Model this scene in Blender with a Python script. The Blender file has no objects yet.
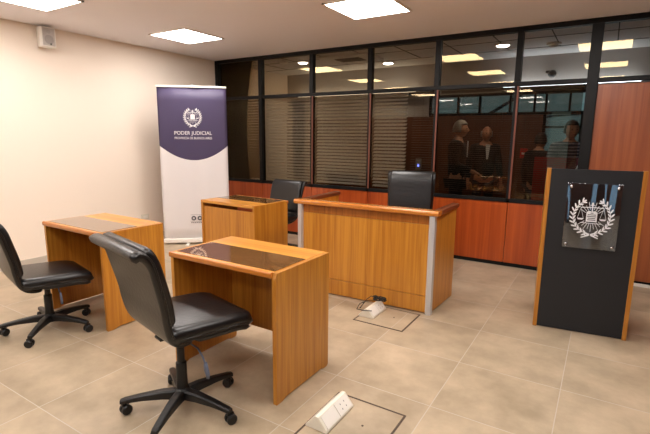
import bpy, bmesh, math, random
from mathutils import Vector, Matrix, Euler
random.seed(7)
PI = math.pi
S = bpy.context.scene
COL = S.collection

# ---------------------------------------------------------------- camera
F_PX, YAW, PITCH, ROLL, CAM_H = 446.0818, .5574, .1771, .009, 1.4471
fw = Vector((-math.sin(YAW)*math.cos(PITCH), math.cos(YAW)*math.cos(PITCH), -math.sin(PITCH)))
rt = Vector((math.cos(YAW), math.sin(YAW), 0)); up = rt.cross(fw)
r2 = rt*math.cos(ROLL)+up*math.sin(ROLL); u2 = -rt*math.sin(ROLL)+up*math.cos(ROLL)
cd = bpy.data.cameras.new('camera'); cam = bpy.data.objects.new('camera', cd); COL.objects.link(cam)
cd.sensor_width = 36; cd.lens = F_PX*36/650; cd.clip_start = .02
m = Matrix((r2, u2, -fw)).transposed().to_4x4(); m.translation = Vector((0, 0, CAM_H))
cam.matrix_world = m
S.camera = cam
# ---------------------------------------------------------------- world and exposure
w = bpy.data.worlds.new('world'); S.world = w; w.use_nodes = True
bg = w.node_tree.nodes['Background']; bg.inputs[0].default_value = (.56, .70, .80, 1); bg.inputs[1].default_value = .6
S.view_settings.view_transform = 'Standard'; S.view_settings.look = 'None'
S.view_settings.exposure = 1.22; S.view_settings.gamma = 1; S.view_settings.use_curve_mapping = False
PANEL_EMIT = 11.0
PANEL_COL = (1, .93, .88)
# room dimensions
YW, XL, HC = 5.318, -5.37, 2.61
XR, YB = 2.6, -2.6
YF = 7.2          # far wall of the room behind the glass
XM = [-4.457, -3.546, -2.653, -1.774, -.89, -.19]

# ---------------------------------------------------------------- materials
def srgb(r, g, b):
    f = lambda c: (c/255/12.92) if c/255 <= .04045 else ((c/255+.055)/1.055)**2.4
    return (f(r), f(g), f(b), 1)
def mat(name, col, rough=.5, metal=0, spec=.5, coat=0, coat_rough=.1, bump=0, bscale=60, var=0, vscale=6):
    m = bpy.data.materials.new(name); m.use_nodes = True; nt = m.node_tree; N = nt.nodes; L = nt.links
    p = N['Principled BSDF']
    p.inputs['Base Color'].default_value = col; p.inputs['Roughness'].default_value = rough
    p.inputs['Metallic'].default_value = metal; p.inputs['Specular IOR Level'].default_value = spec
    p.inputs['Coat Weight'].default_value = coat; p.inputs['Coat Roughness'].default_value = coat_rough
    tc = N.new('ShaderNodeTexCoord')
    if var:
        n = N.new('ShaderNodeTexNoise'); n.inputs['Scale'].default_value = vscale; n.inputs['Detail'].default_value = 5
        L.new(tc.outputs['Object'], n.inputs['Vector'])
        mx = N.new('ShaderNodeMix'); mx.data_type = 'RGBA'
        mx.inputs[6].default_value = tuple(c*(1-var) for c in col[:3])+(1,)
        mx.inputs[7].default_value = tuple(min(1, c*(1+var)) for c in col[:3])+(1,)
        L.new(n.outputs['Fac'], mx.inputs[0]); L.new(mx.outputs[2], p.inputs['Base Color'])
    if bump:
        n = N.new('ShaderNodeTexNoise'); n.inputs['Scale'].default_value = bscale; n.inputs['Detail'].default_value = 4
        L.new(tc.outputs['Object'], n.inputs['Vector'])
        b = N.new('ShaderNodeBump'); b.inputs['Strength'].default_value = bump; b.inputs['Distance'].default_value = .01
        L.new(n.outputs['Fac'], b.inputs['Height']); L.new(b.outputs[0], p.inputs['Normal'])
    return m
def wood(name, c1, c2, rough=.35, axis='Z', scale=1.0, coat=.2, fine=1.0):
    m = bpy.data.materials.new(name); m.use_nodes = True; nt = m.node_tree; N = nt.nodes; L = nt.links
    p = N['Principled BSDF']; p.inputs['Roughness'].default_value = rough
    p.inputs['Coat Weight'].default_value = coat; p.inputs['Coat Roughness'].default_value = .25
    tc = N.new('ShaderNodeTexCoord'); mp = N.new('ShaderNodeMapping')
    lo, hi = 1.6*scale, 52*scale
    s = {'Z': (hi, hi, lo), 'X': (lo, hi, hi), 'Y': (hi, lo, hi)}[axis]
    mp.inputs['Scale'].default_value = s
    L.new(tc.outputs['Object'], mp.inputs['Vector'])
    n = N.new('ShaderNodeTexNoise'); n.inputs['Scale'].default_value = 1; n.inputs['Detail'].default_value = 7
    n.inputs['Distortion'].default_value = .7
    L.new(mp.outputs[0], n.inputs['Vector'])
    mp2 = N.new('ShaderNodeMapping'); mp2.inputs['Scale'].default_value = tuple(v*.22 for v in s)
    L.new(tc.outputs['Object'], mp2.inputs['Vector'])
    n2 = N.new('ShaderNodeTexNoise'); n2.inputs['Scale'].default_value = 1; n2.inputs['Detail'].default_value = 3
    L.new(mp2.outputs[0], n2.inputs['Vector'])
    ad = N.new('ShaderNodeMath'); ad.operation = 'MULTIPLY_ADD'; ad.inputs[1].default_value = .62*fine
    L.new(n.outputs['Fac'], ad.inputs[0])
    sc = N.new('ShaderNodeMath'); sc.operation = 'MULTIPLY'; sc.inputs[1].default_value = .5
    L.new(n2.outputs['Fac'], sc.inputs[0]); L.new(sc.outputs[0], ad.inputs[2])
    r = N.new('ShaderNodeValToRGB')
    r.color_ramp.elements[0].position = .36; r.color_ramp.elements[0].color = c1
    r.color_ramp.elements[1].position = .7; r.color_ramp.elements[1].color = c2
    L.new(ad.outputs[0], r.inputs[0]); L.new(r.outputs[0], p.inputs['Base Color'])
    return m
def glass_mat(name, tint, refl=.06, gcol=(1, 1, 1, 1), rough=0.0, bump=0, bscale=2):
    m = bpy.data.materials.new(name); m.use_nodes = True; nt = m.node_tree; N = nt.nodes; L = nt.links
    N.remove(N['Principled BSDF']); out = N['Material Output']
    t = N.new('ShaderNodeBsdfTransparent'); t.inputs[0].default_value = tint
    g = N.new('ShaderNodeBsdfGlossy'); g.inputs['Color'].default_value = gcol; g.inputs['Roughness'].default_value = rough
    fr = N.new('ShaderNodeFresnel'); fr.inputs['IOR'].default_value = 1.5
    ml = N.new('ShaderNodeMath'); ml.operation = 'MULTIPLY_ADD'; ml.inputs[1].default_value = 1.0; ml.inputs[2].default_value = refl
    ml.use_clamp = True
    L.new(fr.outputs[0], ml.inputs[0])
    mx = N.new('ShaderNodeMixShader'); L.new(ml.outputs[0], mx.inputs[0]); L.new(t.outputs[0], mx.inputs[1]); L.new(g.outputs[0], mx.inputs[2])
    L.new(mx.outputs[0], out.inputs[0])
    if bump:
        tc = N.new('ShaderNodeTexCoord'); mp = N.new('ShaderNodeMapping'); mp.inputs['Scale'].default_value = (bscale*2.6, bscale, bscale*.35)
        n = N.new('ShaderNodeTexNoise'); n.inputs['Scale'].default_value = 1; n.inputs['Detail'].default_value = 0
        L.new(tc.outputs['Object'], mp.inputs[0]); L.new(mp.outputs[0], n.inputs['Vector'])
        b = N.new('ShaderNodeBump'); b.inputs['Strength'].default_value = 1; b.inputs['Distance'].default_value = bump
        L.new(n.outputs['Fac'], b.inputs['Height']); L.new(b.outputs[0], g.inputs['Normal'])
    return m
def emit(name, col, s):
    m = bpy.data.materials.new(name); m.use_nodes = True; nt = m.node_tree; N = nt.nodes
    N.remove(N['Principled BSDF']); e = N.new('ShaderNodeEmission'); e.inputs[0].default_value = tuple(col)+(1,); e.inputs[1].default_value = s
    nt.links.new(e.outputs[0], N['Material Output'].inputs[0]); return m

def floor_mat():
    m = bpy.data.materials.new('floor_tile'); m.use_nodes = True; nt = m.node_tree; N = nt.nodes; L = nt.links
    p = N['Principled BSDF']; p.inputs['Roughness'].default_value = .38
    geo = N.new('ShaderNodeNewGeometry'); sp = N.new('ShaderNodeSeparateXYZ'); L.new(geo.outputs['Position'], sp.inputs[0])
    def math_(op, a, b=None, c=None):
        n = N.new('ShaderNodeMath'); n.operation = op
        for i, v in enumerate((a, b, c)):
            if v is None: continue
            if hasattr(v, 'links'): L.new(v, n.inputs[i])
            else: n.inputs[i].default_value = v
        return n.outputs[0]
    fx = math_('DIVIDE', math_('ADD', sp.outputs[0], .09+.592*20), .592)
    fy = math_('DIVIDE', math_('ADD', sp.outputs[1], -2.2+.578*20), .578)
    def edge(f, sz):
        a = math_('FRACT', f); b = math_('MINIMUM', a, math_('SUBTRACT', 1.0, a)); return math_('MULTIPLY', b, sz)
    e = math_('MINIMUM', edge(fx, .592), edge(fy, .578))
    g = N.new('ShaderNodeMapRange'); g.inputs[1].default_value = .001; g.inputs[2].default_value = .0035; L.new(e, g.inputs[0])
    cb = N.new('ShaderNodeCombineXYZ'); L.new(math_('FLOOR', fx), cb.inputs[0]); L.new(math_('FLOOR', fy), cb.inputs[1])
    wn = N.new('ShaderNodeTexWhiteNoise'); wn.noise_dimensions = '3D'; L.new(cb.outputs[0], wn.inputs['Vector'])
    # each tile has its own cloud pattern
    off = N.new('ShaderNodeVectorMath'); off.operation = 'MULTIPLY_ADD'; off.inputs[1].default_value = (7, 7, 7)
    L.new(wn.outputs['Color'], off.inputs[0]); L.new(geo.outputs['Position'], off.inputs[2])
    n = N.new('ShaderNodeTexNoise'); n.inputs['Scale'].default_value = 3.2; n.inputs['Detail'].default_value = 7; n.inputs['Roughness'].default_value = .62
    L.new(off.outputs[0], n.inputs['Vector'])
    r = N.new('ShaderNodeValToRGB')
    r.color_ramp.elements[0].position = .32; r.color_ramp.elements[0].color = srgb(152, 136, 112)
    r.color_ramp.elements[1].position = .7; r.color_ramp.elements[1].color = srgb(190, 171, 145)
    L.new(n.outputs['Fac'], r.inputs[0])
    tone = math_('MULTIPLY_ADD', wn.outputs['Value'], .10, .95)
    vm = N.new('ShaderNodeVectorMath'); vm.operation = 'SCALE'; L.new(r.outputs[0], vm.inputs[0]); L.new(tone, vm.inputs[3])
    mx = N.new('ShaderNodeMix'); mx.data_type = 'RGBA'; mx.inputs[6].default_value = srgb(188, 178, 164)
    L.new(g.outputs[0], mx.inputs[0]); L.new(vm.outputs[0], mx.inputs[7]); L.new(mx.outputs[2], p.inputs['Base Color'])
    b = N.new('ShaderNodeBump'); b.inputs['Strength'].default_value = .3; b.inputs['Distance'].default_value = .002
    L.new(g.outputs[0], b.inputs['Height']); L.new(b.outputs[0], p.inputs['Normal'])
    rr = N.new('ShaderNodeMapRange'); rr.inputs[3].default_value = .28; rr.inputs[4].default_value = .5
    L.new(n.outputs['Fac'], rr.inputs[0]); L.new(rr.outputs[0], p.inputs['Roughness'])
    return m
M = dict(
 floor=floor_mat(),
 wall=mat('wall_paint', srgb(246, 233, 218), .7, bump=.05, bscale=150),
 ceil=mat('ceiling_paint', srgb(240, 238, 244), .8),
 base=mat('baseboard_paint', srgb(196, 188, 176), .5),
 black=mat('black_frame', srgb(13, 12, 12), .5, spec=.25),
 strip=mat('copper_strip', srgb(120, 66, 50), .4),
 oak=wood('oak_laminate', srgb(156, 92, 20), srgb(198, 136, 48)),
 oakx=wood('oak_laminate_lengthwise', srgb(180, 112, 34), srgb(214, 150, 62), axis='X'),
 oakedge=wood('oak_edge_band', srgb(156, 84, 22), srgb(196, 120, 44), axis='X', coat=.5),
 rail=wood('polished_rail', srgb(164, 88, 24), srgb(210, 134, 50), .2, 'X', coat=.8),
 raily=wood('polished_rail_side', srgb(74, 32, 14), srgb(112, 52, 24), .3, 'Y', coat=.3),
 cherry=wood('cherry_panel', srgb(138, 50, 12), srgb(182, 82, 30), .3, scale=.55, coat=.3),
 cherry2=wood('tall_cherry_panel', srgb(128, 62, 28), srgb(164, 90, 48), .35, scale=.5, coat=.2),
 dglass=mat('dark_glass_inlay', srgb(116, 80, 46), .03, spec=.9, coat=.6, coat_rough=.02),
 gapblack=mat('inner_shadow_board', srgb(26, 18, 14), .7),
 alu=mat('brushed_aluminium', srgb(206, 206, 208), .4, metal=.55),
 leather=mat('black_leather', srgb(15, 14, 15), .33, spec=.55, bump=.12, bscale=45),
 plastic=mat('black_plastic', srgb(13, 13, 14), .42, spec=.5),
 plastic2=mat('wheel_plastic', srgb(14, 14, 15), .3),
 lever=mat('grey_lever', srgb(90, 98, 118), .4),
 lectern=mat('black_panel', srgb(30, 31, 35), .5, spec=.4, bump=.1, bscale=4),
 white=mat('white_plastic', srgb(238, 234, 226), .35),
 cream=mat('cream_plastic', srgb(226, 220, 204), .4),
 grille=mat('speaker_grille', srgb(196, 190, 184), .7, bump=.5, bscale=400),
 steel=mat('screw_steel', srgb(200, 200, 205), .25, metal=1),
 print=mat('white_print', srgb(236, 234, 236), .6),
 printw=mat('etched_white', srgb(232, 234, 238), .55),
 ink=mat('grey_ink', srgb(70, 70, 80), .6),
 frame=mat('tarnished_frame', srgb(78, 64, 52), .45, metal=.4, var=.5, vscale=14),
 cable=mat('black_cable', srgb(18, 18, 18), .5),
 diff=emit('light_diffuser', PANEL_COL, PANEL_EMIT),
 down=emit('downlight_glow', (1, .95, .86), 16),
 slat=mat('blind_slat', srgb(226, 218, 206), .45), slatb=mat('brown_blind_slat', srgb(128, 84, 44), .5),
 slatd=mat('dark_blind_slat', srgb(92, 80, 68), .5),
 glass=glass_mat('tinted_glass', (.70, .68, .65, 1), .01, (.62, .49, .30, 1)), tglass=glass_mat('transom_glass', (.84, .82, .79, 1), .01, (.66, .50, .26, 1)),
 wglass=glass_mat('window_glass', (.85, .93, .97, 1), .02),
 acryl=glass_mat('clear_acrylic', (.86, .88, .9, 1), .10, (.8, .86, .95, 1), .03, .03, 3.0),
 backwall=mat('back_room_wall', srgb(158, 152, 146), .8),
 backceil=mat('back_room_ceiling', srgb(222, 220, 218), .8),
 backwood=wood('dark_wood_wall', srgb(74, 38, 20), srgb(104, 58, 32), .4, scale=.5),
 seam=mat('ceiling_seam', srgb(60, 56, 52), .7),
 skin=mat('skin', srgb(196, 142, 112), .5), skin2=mat('skin_tanned', srgb(186, 124, 92), .5),
 hairg=mat('grey_hair', srgb(150, 140, 130), .7), haird=mat('dark_hair', srgb(34, 26, 22), .6),
 suit=mat('dark_suit', srgb(17, 14, 15), .9), shirtw=mat('white_shirt', srgb(225, 220, 215), .7),
 trouser=mat('dark_trousers', srgb(30, 30, 36), .8),
 red=mat('red_board', srgb(196, 34, 26), .5), maroon=mat('maroon_board', srgb(96, 22, 44), .5),
)
# banner fabric: printed purple head with a curved lower edge on a white sheet
def banner_mat():
    m = bpy.data.materials.new('banner_fabric'); m.use_nodes = True; nt = m.node_tree; N = nt.nodes; L = nt.links
    p = N['Principled BSDF']; p.inputs['Roughness'].default_value = .55
    tc = N.new('ShaderNodeTexCoord'); s = N.new('ShaderNodeSeparateXYZ'); L.new(tc.outputs['Object'], s.inputs[0])
    a = N.new('ShaderNodeMath'); a.operation = 'POWER'; a.inputs[1].default_value = 2
    ab = N.new('ShaderNodeMath'); ab.operation = 'ABSOLUTE'; L.new(s.outputs[0], ab.inputs[0]); L.new(ab.outputs[0], a.inputs[0])
    b = N.new('ShaderNodeMath'); b.operation = 'MULTIPLY_ADD'; b.inputs[1].default_value = 1.0; b.inputs[2].default_value = 1.13
    L.new(a.outputs[0], b.inputs[0])
    g = N.new('ShaderNodeMath'); g.operation = 'GREATER_THAN'; L.new(s.outputs[2], g.inputs[0]); L.new(b.outputs[0], g.inputs[1])
    mx = N.new('ShaderNodeMix'); mx.data_type = 'RGBA'; mx.inputs[6].default_value = srgb(226, 222, 222); mx.inputs[7].default_value = srgb(66, 56, 88)
    L.new(g.outputs[0], mx.inputs[0]); L.new(mx.outputs[2], p.inputs['Base Color'])
    return m
M['banner'] = banner_mat()
def striped_shirt():
    m = bpy.data.materials.new('striped_shirt'); m.use_nodes = True; nt = m.node_tree; N = nt.nodes; L = nt.links
    p = N['Principled BSDF']; p.inputs['Roughness'].default_value = .8
    tc = N.new('ShaderNodeTexCoord'); wv = N.new('ShaderNodeTexWave'); wv.bands_direction = 'Z'; wv.inputs['Scale'].default_value = 8; wv.inputs['Distortion'].default_value = .6
    L.new(tc.outputs['Object'], wv.inputs['Vector'])
    r = N.new('ShaderNodeValToRGB'); r.color_ramp.interpolation = 'CONSTANT'
    r.color_ramp.elements[0].color = srgb(46, 48, 70); r.color_ramp.elements[1].position = .62; r.color_ramp.elements[1].color = srgb(150, 150, 165)
    L.new(wv.outputs['Fac'], r.inputs[0]); L.new(r.outputs[0], p.inputs['Base Color']); return m
M['stripes'] = striped_shirt()

# ---------------------------------------------------------------- helpers
def BM(): return bmesh.new()
def obj(name, bm, mt, parent=None, smooth=False, bevel=0, seg=2, loc=None, rotz=0, sub=0, autosm=None):
    bmesh.ops.recalc_face_normals(bm, faces=bm.faces[:])
    me = bpy.data.meshes.new(name); bm.to_mesh(me); bm.free()
    o = bpy.data.objects.new(name, me); COL.objects.link(o)
    me.materials.append(mt)
    if smooth:
        for p in me.polygons: p.use_smooth = True
    if bevel:
        b = o.modifiers.new('bevel', 'BEVEL'); b.width = bevel; b.segments = seg; b.limit_method = 'ANGLE'; b.angle_limit = math.radians(40)
    if sub:
        s = o.modifiers.new('sub', 'SUBSURF'); s.levels = sub; s.render_levels = sub
    if parent: o.parent = parent
    if loc: o.location = loc
    if rotz: o.rotation_euler = (0, 0, rotz)
    return o
def box(bm, x0, x1, y0, y1, z0, z1, mtx=None):
    vs = [bm.verts.new((x, y, z)) for z in (z0, z1) for y in (y0, y1) for x in (x0, x1)]
    if mtx is not None:
        for v in vs: v.co = mtx @ v.co
    for f in ((0,2,3,1),(4,5,7,6),(0,1,5,4),(2,6,7,3),(0,4,6,2),(1,3,7,5)): bm.faces.new([vs[i] for i in f])
    return bm
def bx(*a): return box(BM(), *a)
def loft(bm, secs, cap=True):
    rings = [[bm.verts.new(p) for p in s] for s in secs]
    n = len(rings[0])
    for a, b in zip(rings, rings[1:]):
        for i in range(n): bm.faces.new((a[i], a[(i+1) % n], b[(i+1) % n], b[i]))
    if cap: bm.faces.new(rings[0][::-1]); bm.faces.new(rings[-1])
    return bm
def tube(bm, pts, r, n=8, closed=False):
    pts = [Vector(p) for p in pts]; rs = r if isinstance(r, (list, tuple)) else [r]*len(pts)
    secs = []; ref = None
    for i, p in enumerate(pts):
        t = (pts[min(i+1, len(pts)-1)]-pts[max(i-1, 0)]).normalized()
        if ref is None: ref = Vector((0, 0, 1)) if abs(t.z) < .9 else Vector((1, 0, 0))
        a = t.cross(ref).normalized(); ref = a.cross(t).normalized(); 
        secs.append([p+(a*math.cos(2*PI*k/n)+ref*math.sin(2*PI*k/n))*rs[i] for k in range(n)])
    return loft(bm, secs)
def lathe(bm, prof, n=20, c=(0, 0, 0), axis='z'):
    secs = []
    for r, h in prof:
        ring = []
        for k in range(n):
            a = 2*PI*k/n; x, y = max(r, 1e-4)*math.cos(a), max(r, 1e-4)*math.sin(a)
            v = Vector((x, y, h)) if axis == 'z' else (Vector((h, x, y)) if axis == 'x' else Vector((x, h, y)))
            ring.append(v+Vector(c))
        secs.append(ring)
    return loft(bm, secs)
def prism(bm, poly, y0, y1, mtx=None):          # polygon in x,z extruded along y
    a = [Vector((x, y0, z)) for x, z in poly]; b = [Vector((x, y1, z)) for x, z in poly]
    if mtx is not None: a = [mtx @ v for v in a]; b = [mtx @ v for v in b]
    a = [bm.verts.new(v) for v in a]; b = [bm.verts.new(v) for v in b]; n = len(a)
    bm.faces.new(a); bm.faces.new(b[::-1])
    for i in range(n): bm.faces.new((a[i], b[i], b[(i+1) % n], a[(i+1) % n]))
    return bm
def tag(o, label=None, cat=None, group=None, kind=None):
    if label: o['label'] = label
    if cat: o['category'] = cat
    if group: o['group'] = group
    if kind: o['kind'] = kind
    return o
def thing(name, label, cat, loc=(0, 0, 0), rotz=0, group=None):
    o = bpy.data.objects.new(name, None); COL.objects.link(o); o.location = loc; o.rotation_euler = (0, 0, rotz)
    o.empty_display_size = .1
    return tag(o, label, cat, group)
def struct(name, bm, mt, parent=None, label=None, cat=None, **k):
    o = obj(name, bm, mt, parent, **k)
    if not parent: tag(o, label, cat, kind='structure')
    return o
def dup(root, loc, rotz, label=None, group=None):
    def rec(o, par):
        c = o.copy(); COL.objects.link(c); c.parent = par
        for ch in o.children: rec(ch, c)
        return c
    r = rec(root, None); r.location = loc; r.rotation_euler = (0, 0, rotz)
    if label: r['label'] = label
    if group: r['group'] = group
    return r
def rrect(w, t, n=5, r=None):                    # rounded rectangle outline centred on 0
    r = min(w, t)/2*.96 if r is None else r; out = []
    for cx, cy, a0 in ((w/2-r, t/2-r, 0), (-w/2+r, t/2-r, PI/2), (-w/2+r, -t/2+r, PI), (w/2-r, -t/2+r, 1.5*PI)):
        for k in range(n+1):
            a = a0+PI/2*k/n; out.append((cx+r*math.cos(a), cy+r*math.sin(a)))
    return out
def text_mesh(txt, size, ext=.0006, space=1.0):
    c = bpy.data.curves.new('lettering', 'FONT'); c.body = txt; c.size = size; c.align_x = 'CENTER'; c.extrude = ext; c.space_character = space
    o = bpy.data.objects.new('lettering', c); COL.objects.link(o)
    dg = bpy.context.evaluated_depsgraph_get(); dg.update()
    me = bpy.data.meshes.new_from_object(o.evaluated_get(dg)); bpy.data.objects.remove(o)
    return me
def text_obj(name, txt, size, parent, loc, mt, wid=None, bold=0):
    me = text_mesh(txt, size)
    xs = [v.co.x for v in me.vertices]; cw = max(xs)-min(xs); cxm = (max(xs)+min(xs))/2
    k = (wid/cw) if wid else 1
    for v in me.vertices:
        x, y, z = v.co; v.co = ((x-cxm)*k, -z, y)
    me.materials.clear(); me.materials.append(mt)
    o = bpy.data.objects.new(name, me); COL.objects.link(o); o.parent = parent; o.location = loc
    return o

# ---------------------------------------------------------------- the room
struct('floor', bx(XL-.2, XR+.2, YB-.2, YF+.2, -.1, 0), M['floor'], label='beige stone-look square floor tiles with pale joints', cat='floor')
struct('ceiling', bx(XL-.2, XR+.2, YB-.2, YW+.03, HC, HC+.12), M['ceil'], label='plain taupe painted ceiling of the courtroom', cat='ceiling')
struct('wall_left', bx(XL-.2, XL, YB-.2, YF+.2, 0, HC), M['wall'], label='plain cream wall behind the roll-up banner', cat='wall')
struct('wall_right', bx(XR, XR+.2, YB-.2, YF+.2, 0, HC), M['backwood'], label='dark wood side wall to the right of the lectern', cat='wall')
struct('baseboard_left', bx(XL, XL+.012, YB, YW-.03, 0, .075), M['base'], label='low pale baseboard along the cream wall', cat='baseboard', bevel=.003)
# wall behind the camera with tall windows
WX = [(-1.35, -.85), (.1, .5), (1.25, 1.75)]
b = BM(); xs_ = [XL]+[v for p in WX for v in p]+[XR]
for i in range(0, 8, 2): box(b, xs_[i], xs_[i+1], YB-.2, YB, 0, HC)
for p in WX: box(b, p[0], p[1], YB-.2, YB, 2.2, HC)
struct('wall_back', b, M['backwood'], label='dark wood wall behind the viewer with narrow daylight windows', cat='wall')
for i, p in enumerate(WX):
    wr = tag(thing('window_%d' % (21+i), '%s narrow window in the wall behind the viewer' % ['first', 'second', 'third'][i], 'window'), kind='structure')
    b = BM()
    for x in p: box(b, x-.02, x+.02, YB-.12, YB-.04, 0, 2.2)
    box(b, p[0], p[1], YB-.12, YB-.04, 2.15, 2.2); box(b, p[0], p[1], YB-.12, YB-.04, 0, .06)
    obj('window_frame', b, M['black'], wr)
    obj('window_glass', bx(p[0], p[1], YB-.085, YB-.078, .05, 2.16), M['wglass'], wr)

# partition: wood base cabinets, glass, transoms
edges = [XL+.04]+XM[:5]+[-.24]
names = ['reddish cherry base panel nearest the corner, behind the banner', 'reddish cherry base panel behind the small back desk',
         'reddish cherry base panel between the back desk and the bench', 'reddish cherry base panel left of centre behind the bench',
         'reddish cherry base panel behind the right end of the bench', 'reddish cherry base panel just left of the lectern']
for i in range(6):
    bmp = bx(edges[i]+.003, edges[i+1]-.003, YW, YW+.05, .045, .742)
    o = obj('base_panel', bmp, M['cherry'], bevel=.003); tag(o, names[i], 'wall panel', 'cherry base panels under the glass', kind='structure'); o.name = 'trim_%d' % (i+1)
struct('trim_7', bx(XL, XR, YW+.012, YW+.06, 0, .045), M['black'], label='black recessed kick strip along the foot of the partition', cat='trim')
struct('trim_8', bx(-.14, .72, YW-.004, YW+.05, .05, 1.985), M['cherry2'], label='tall brown wood panel behind the lectern', cat='wall panel', bevel=.003)
struct('trim_9', bx(.726, 1.62, YW-.004, YW+.05, .05, 1.985), M['cherry2'], label='tall brown wood panel right of the lectern, past the frame edge', cat='wall panel', bevel=.003)
struct('trim_10', bx(1.626, XR, YW-.004, YW+.05, .05, 1.985), M['cherry2'], label='last tall brown wood panel by the right wall', cat='wall panel', bevel=.003)
struct('trim_11', bx(.2, XR, YW-.02, YW-.006, 0, .03), M['white'], label='thin pale strip standing in for light at the foot of the tall wood panel', cat='trim')  # white strip stands in for the light showing under the panel
b = BM()
box(b, XL, XR, YW-.03, YW+.05, 2.56, HC)                      # head
box(b, XL, XR, YW-.02, YW+.05, 2.005, 2.05)                   # transom
box(b, XL, -.19, YW-.01, YW+.05, .742, .785)                  # bottom rail
box(b, XL, XL+.07, YW-.03, YW+.05, 0, HC)
box(b, XM[0]-.03, XM[0]+.03, YW-.03, YW+.05, .742, 2.56)
for x in XM[1:5]: box(b, x-.03, x+.03, YW-.025, YW+.05, 2.05, 2.56); box(b, x-.022, x+.022, YW-.01, YW+.05, .742, 2.05)
box(b, -.24, -.14, YW-.03, YW+.06, 0, 2.56)
for x in (.72, 1.62): box(b, x-.03, x+.03, YW-.025, YW+.05, 2.05, 2.56)
fr = struct('window_2', b, M['black'], label='black metal framing of the glazed partition', cat='window frame', bevel=.003)
b = BM()
for x in XM[1:5]: box(b, x+.006, x+.024, YW-.016, YW-.008, .785, 2.005)
obj('cover_strip', b, M['strip'], fr)['label'] = 'copper brown strips on the lower mullions'
gx = [XL+.07]+XM[:5]+[-.24]
gl = ['corner', 'second', 'third', 'fourth', 'fifth', 'sixth']
wnum = 3
for i in range(6):
    struct('window_%d' % wnum, bx(gx[i]+.02, gx[i+1]-.02, YW+.008, YW+.014, .78, 2.01), M['glass'], label='tall tinted lower pane, %s from the left corner' % ('first' if i == 0 else gl[i]), cat='window'); wnum += 1
gx2 = [XL+.07]+XM[:5]+[-.19, .72, 1.62, XR]
for i in range(9):
    struct('window_%d' % wnum, bx(gx2[i]+.02, gx2[i+1]-.02, YW+.008, YW+.014, 2.045, 2.565), M['tglass'], label='small tinted transom pane under the ceiling, number %s along the partition' % ['one','two','three','four','five','six','seven','eight','nine'][i], cat='window'); wnum += 1
struct('wall_partition', bx(-.15, XR, YW+.07, YW+.13, 0, 2.0), M['backwall'], label='solid backing behind the tall wood panels', cat='wall')

# room behind the glass
struct('ceiling_2', bx(XL-.2, XR+.2, YW+.06, YF+.2, HC, HC+.12), M['backceil'], label='grey tiled ceiling seen through the transom glass', cat='ceiling')
b = BM()
for x in [-4.9+.61*k for k in range(12)]: box(b, x-.006, x+.006, YW+.08, 6.6, HC-.004, HC)
for y in (5.95, 6.58): box(b, XL, XR, y-.006, y+.006, HC-.004, HC)
struct('trim_12', b, M['seam'], label='dark seams between the back room ceiling tiles', cat='trim')
# far wall with a high strip of windows and one deeper window at the right
WZ0, WZ1, WX0, WX1, DX = 1.82, 2.1, -2.5, .3, -.8
b = BM()
box(b, XL, XR, YF, YF+.15, WZ1, HC); box(b, XL, WX0, YF, YF+.15, WZ0, WZ1); box(b, WX1, XR, YF, YF+.15, 0, WZ1)
box(b, XL, DX, YF, YF+.15, 0, WZ0); box(b, DX, WX1, YF, YF+.15, 0, 1.05)
struct('wall_far', b, M['backwall'], label='grey far wall of the room behind the glass', cat='wall')
struct('trim_13', bx(XL, DX-.02, YF-.03, YF, 0, WZ0-.03), M['backwood'], label='dark brown wood cladding on the far wall behind the glass', cat='trim')
wf = tag(thing('window_20', 'high strip window with daylight in the far wall', 'window'), kind='structure')
b = BM()
for x in (WX0, -2.05, -1.72, -1.28, -.95, DX, -.5, -.15, WX1): box(b, x-.014, x+.014, YF-.01, YF+.06, WZ0-.02, WZ1)
box(b, WX0, WX1, YF-.02, YF+.06, WZ0-.03, WZ0+.015); box(b, WX0, WX1, YF-.02, YF+.06, WZ1-.02, WZ1+.02)
for x in (DX, -.33, WX1): box(b, x-.02, x+.02, YF-.02, YF+.06, 1.05, WZ0)
box(b, DX, WX1, YF-.02, YF+.06, 1.6, 1.63)
obj('window_frame', b, M['black'], wf)
obj('window_glass', bx(DX, WX1, YF+.02, YF+.026, 1.05, WZ1), M['wglass'], wf)
obj('window_glass', bx(WX0, DX, YF+.02, YF+.026, WZ0, WZ1), M['wglass'], wf)
for x0, x1, c, e, lb in ((-1.4, WX1, (.80, .9, 1), 7, 'added cool white fill strip on the ledge above the high window'), (XL+.3, -2.7, (1, .84, .6), 3.0, 'added warm fill strip on the ledge along the left of the far wall')):  # fill strips added to brighten the upper back room, no known fixtures
    t = thing('fill_strip', lb, 'fill light', ((x0+x1)/2, YF-.1, WZ1+.03)); h_ = (x1-x0)/2
    obj('channel', bx(-h_, h_, -.03, .1, 0, .05), M['black'], t); obj('strip', bx(-h_+.02, h_-.02, -.005, .05, .05, .055), emit('fill_glow', c, e), t)
# outside: building seen through the far windows
o = obj('wall_outside', bx(-6, 4, 10.5, 12, -.5, 5), mat('outside_wall', srgb(122, 134, 124), .8, var=.4, vscale=1.2)); tag(o, 'blue grey building outside the far windows', 'building', kind='structure')
b = BM(); tube(b, [(-2.3, 9, 1.7), (-1.0, 9, 2.5)], .03); tube(b, [(-3.6, 9, 1.6), (-.3, 9, 1.9)], .02)
tag(obj('roof_brace', b, M['black']), 'thin dark slanted bars crossing outside the high window', 'brace')

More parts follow.
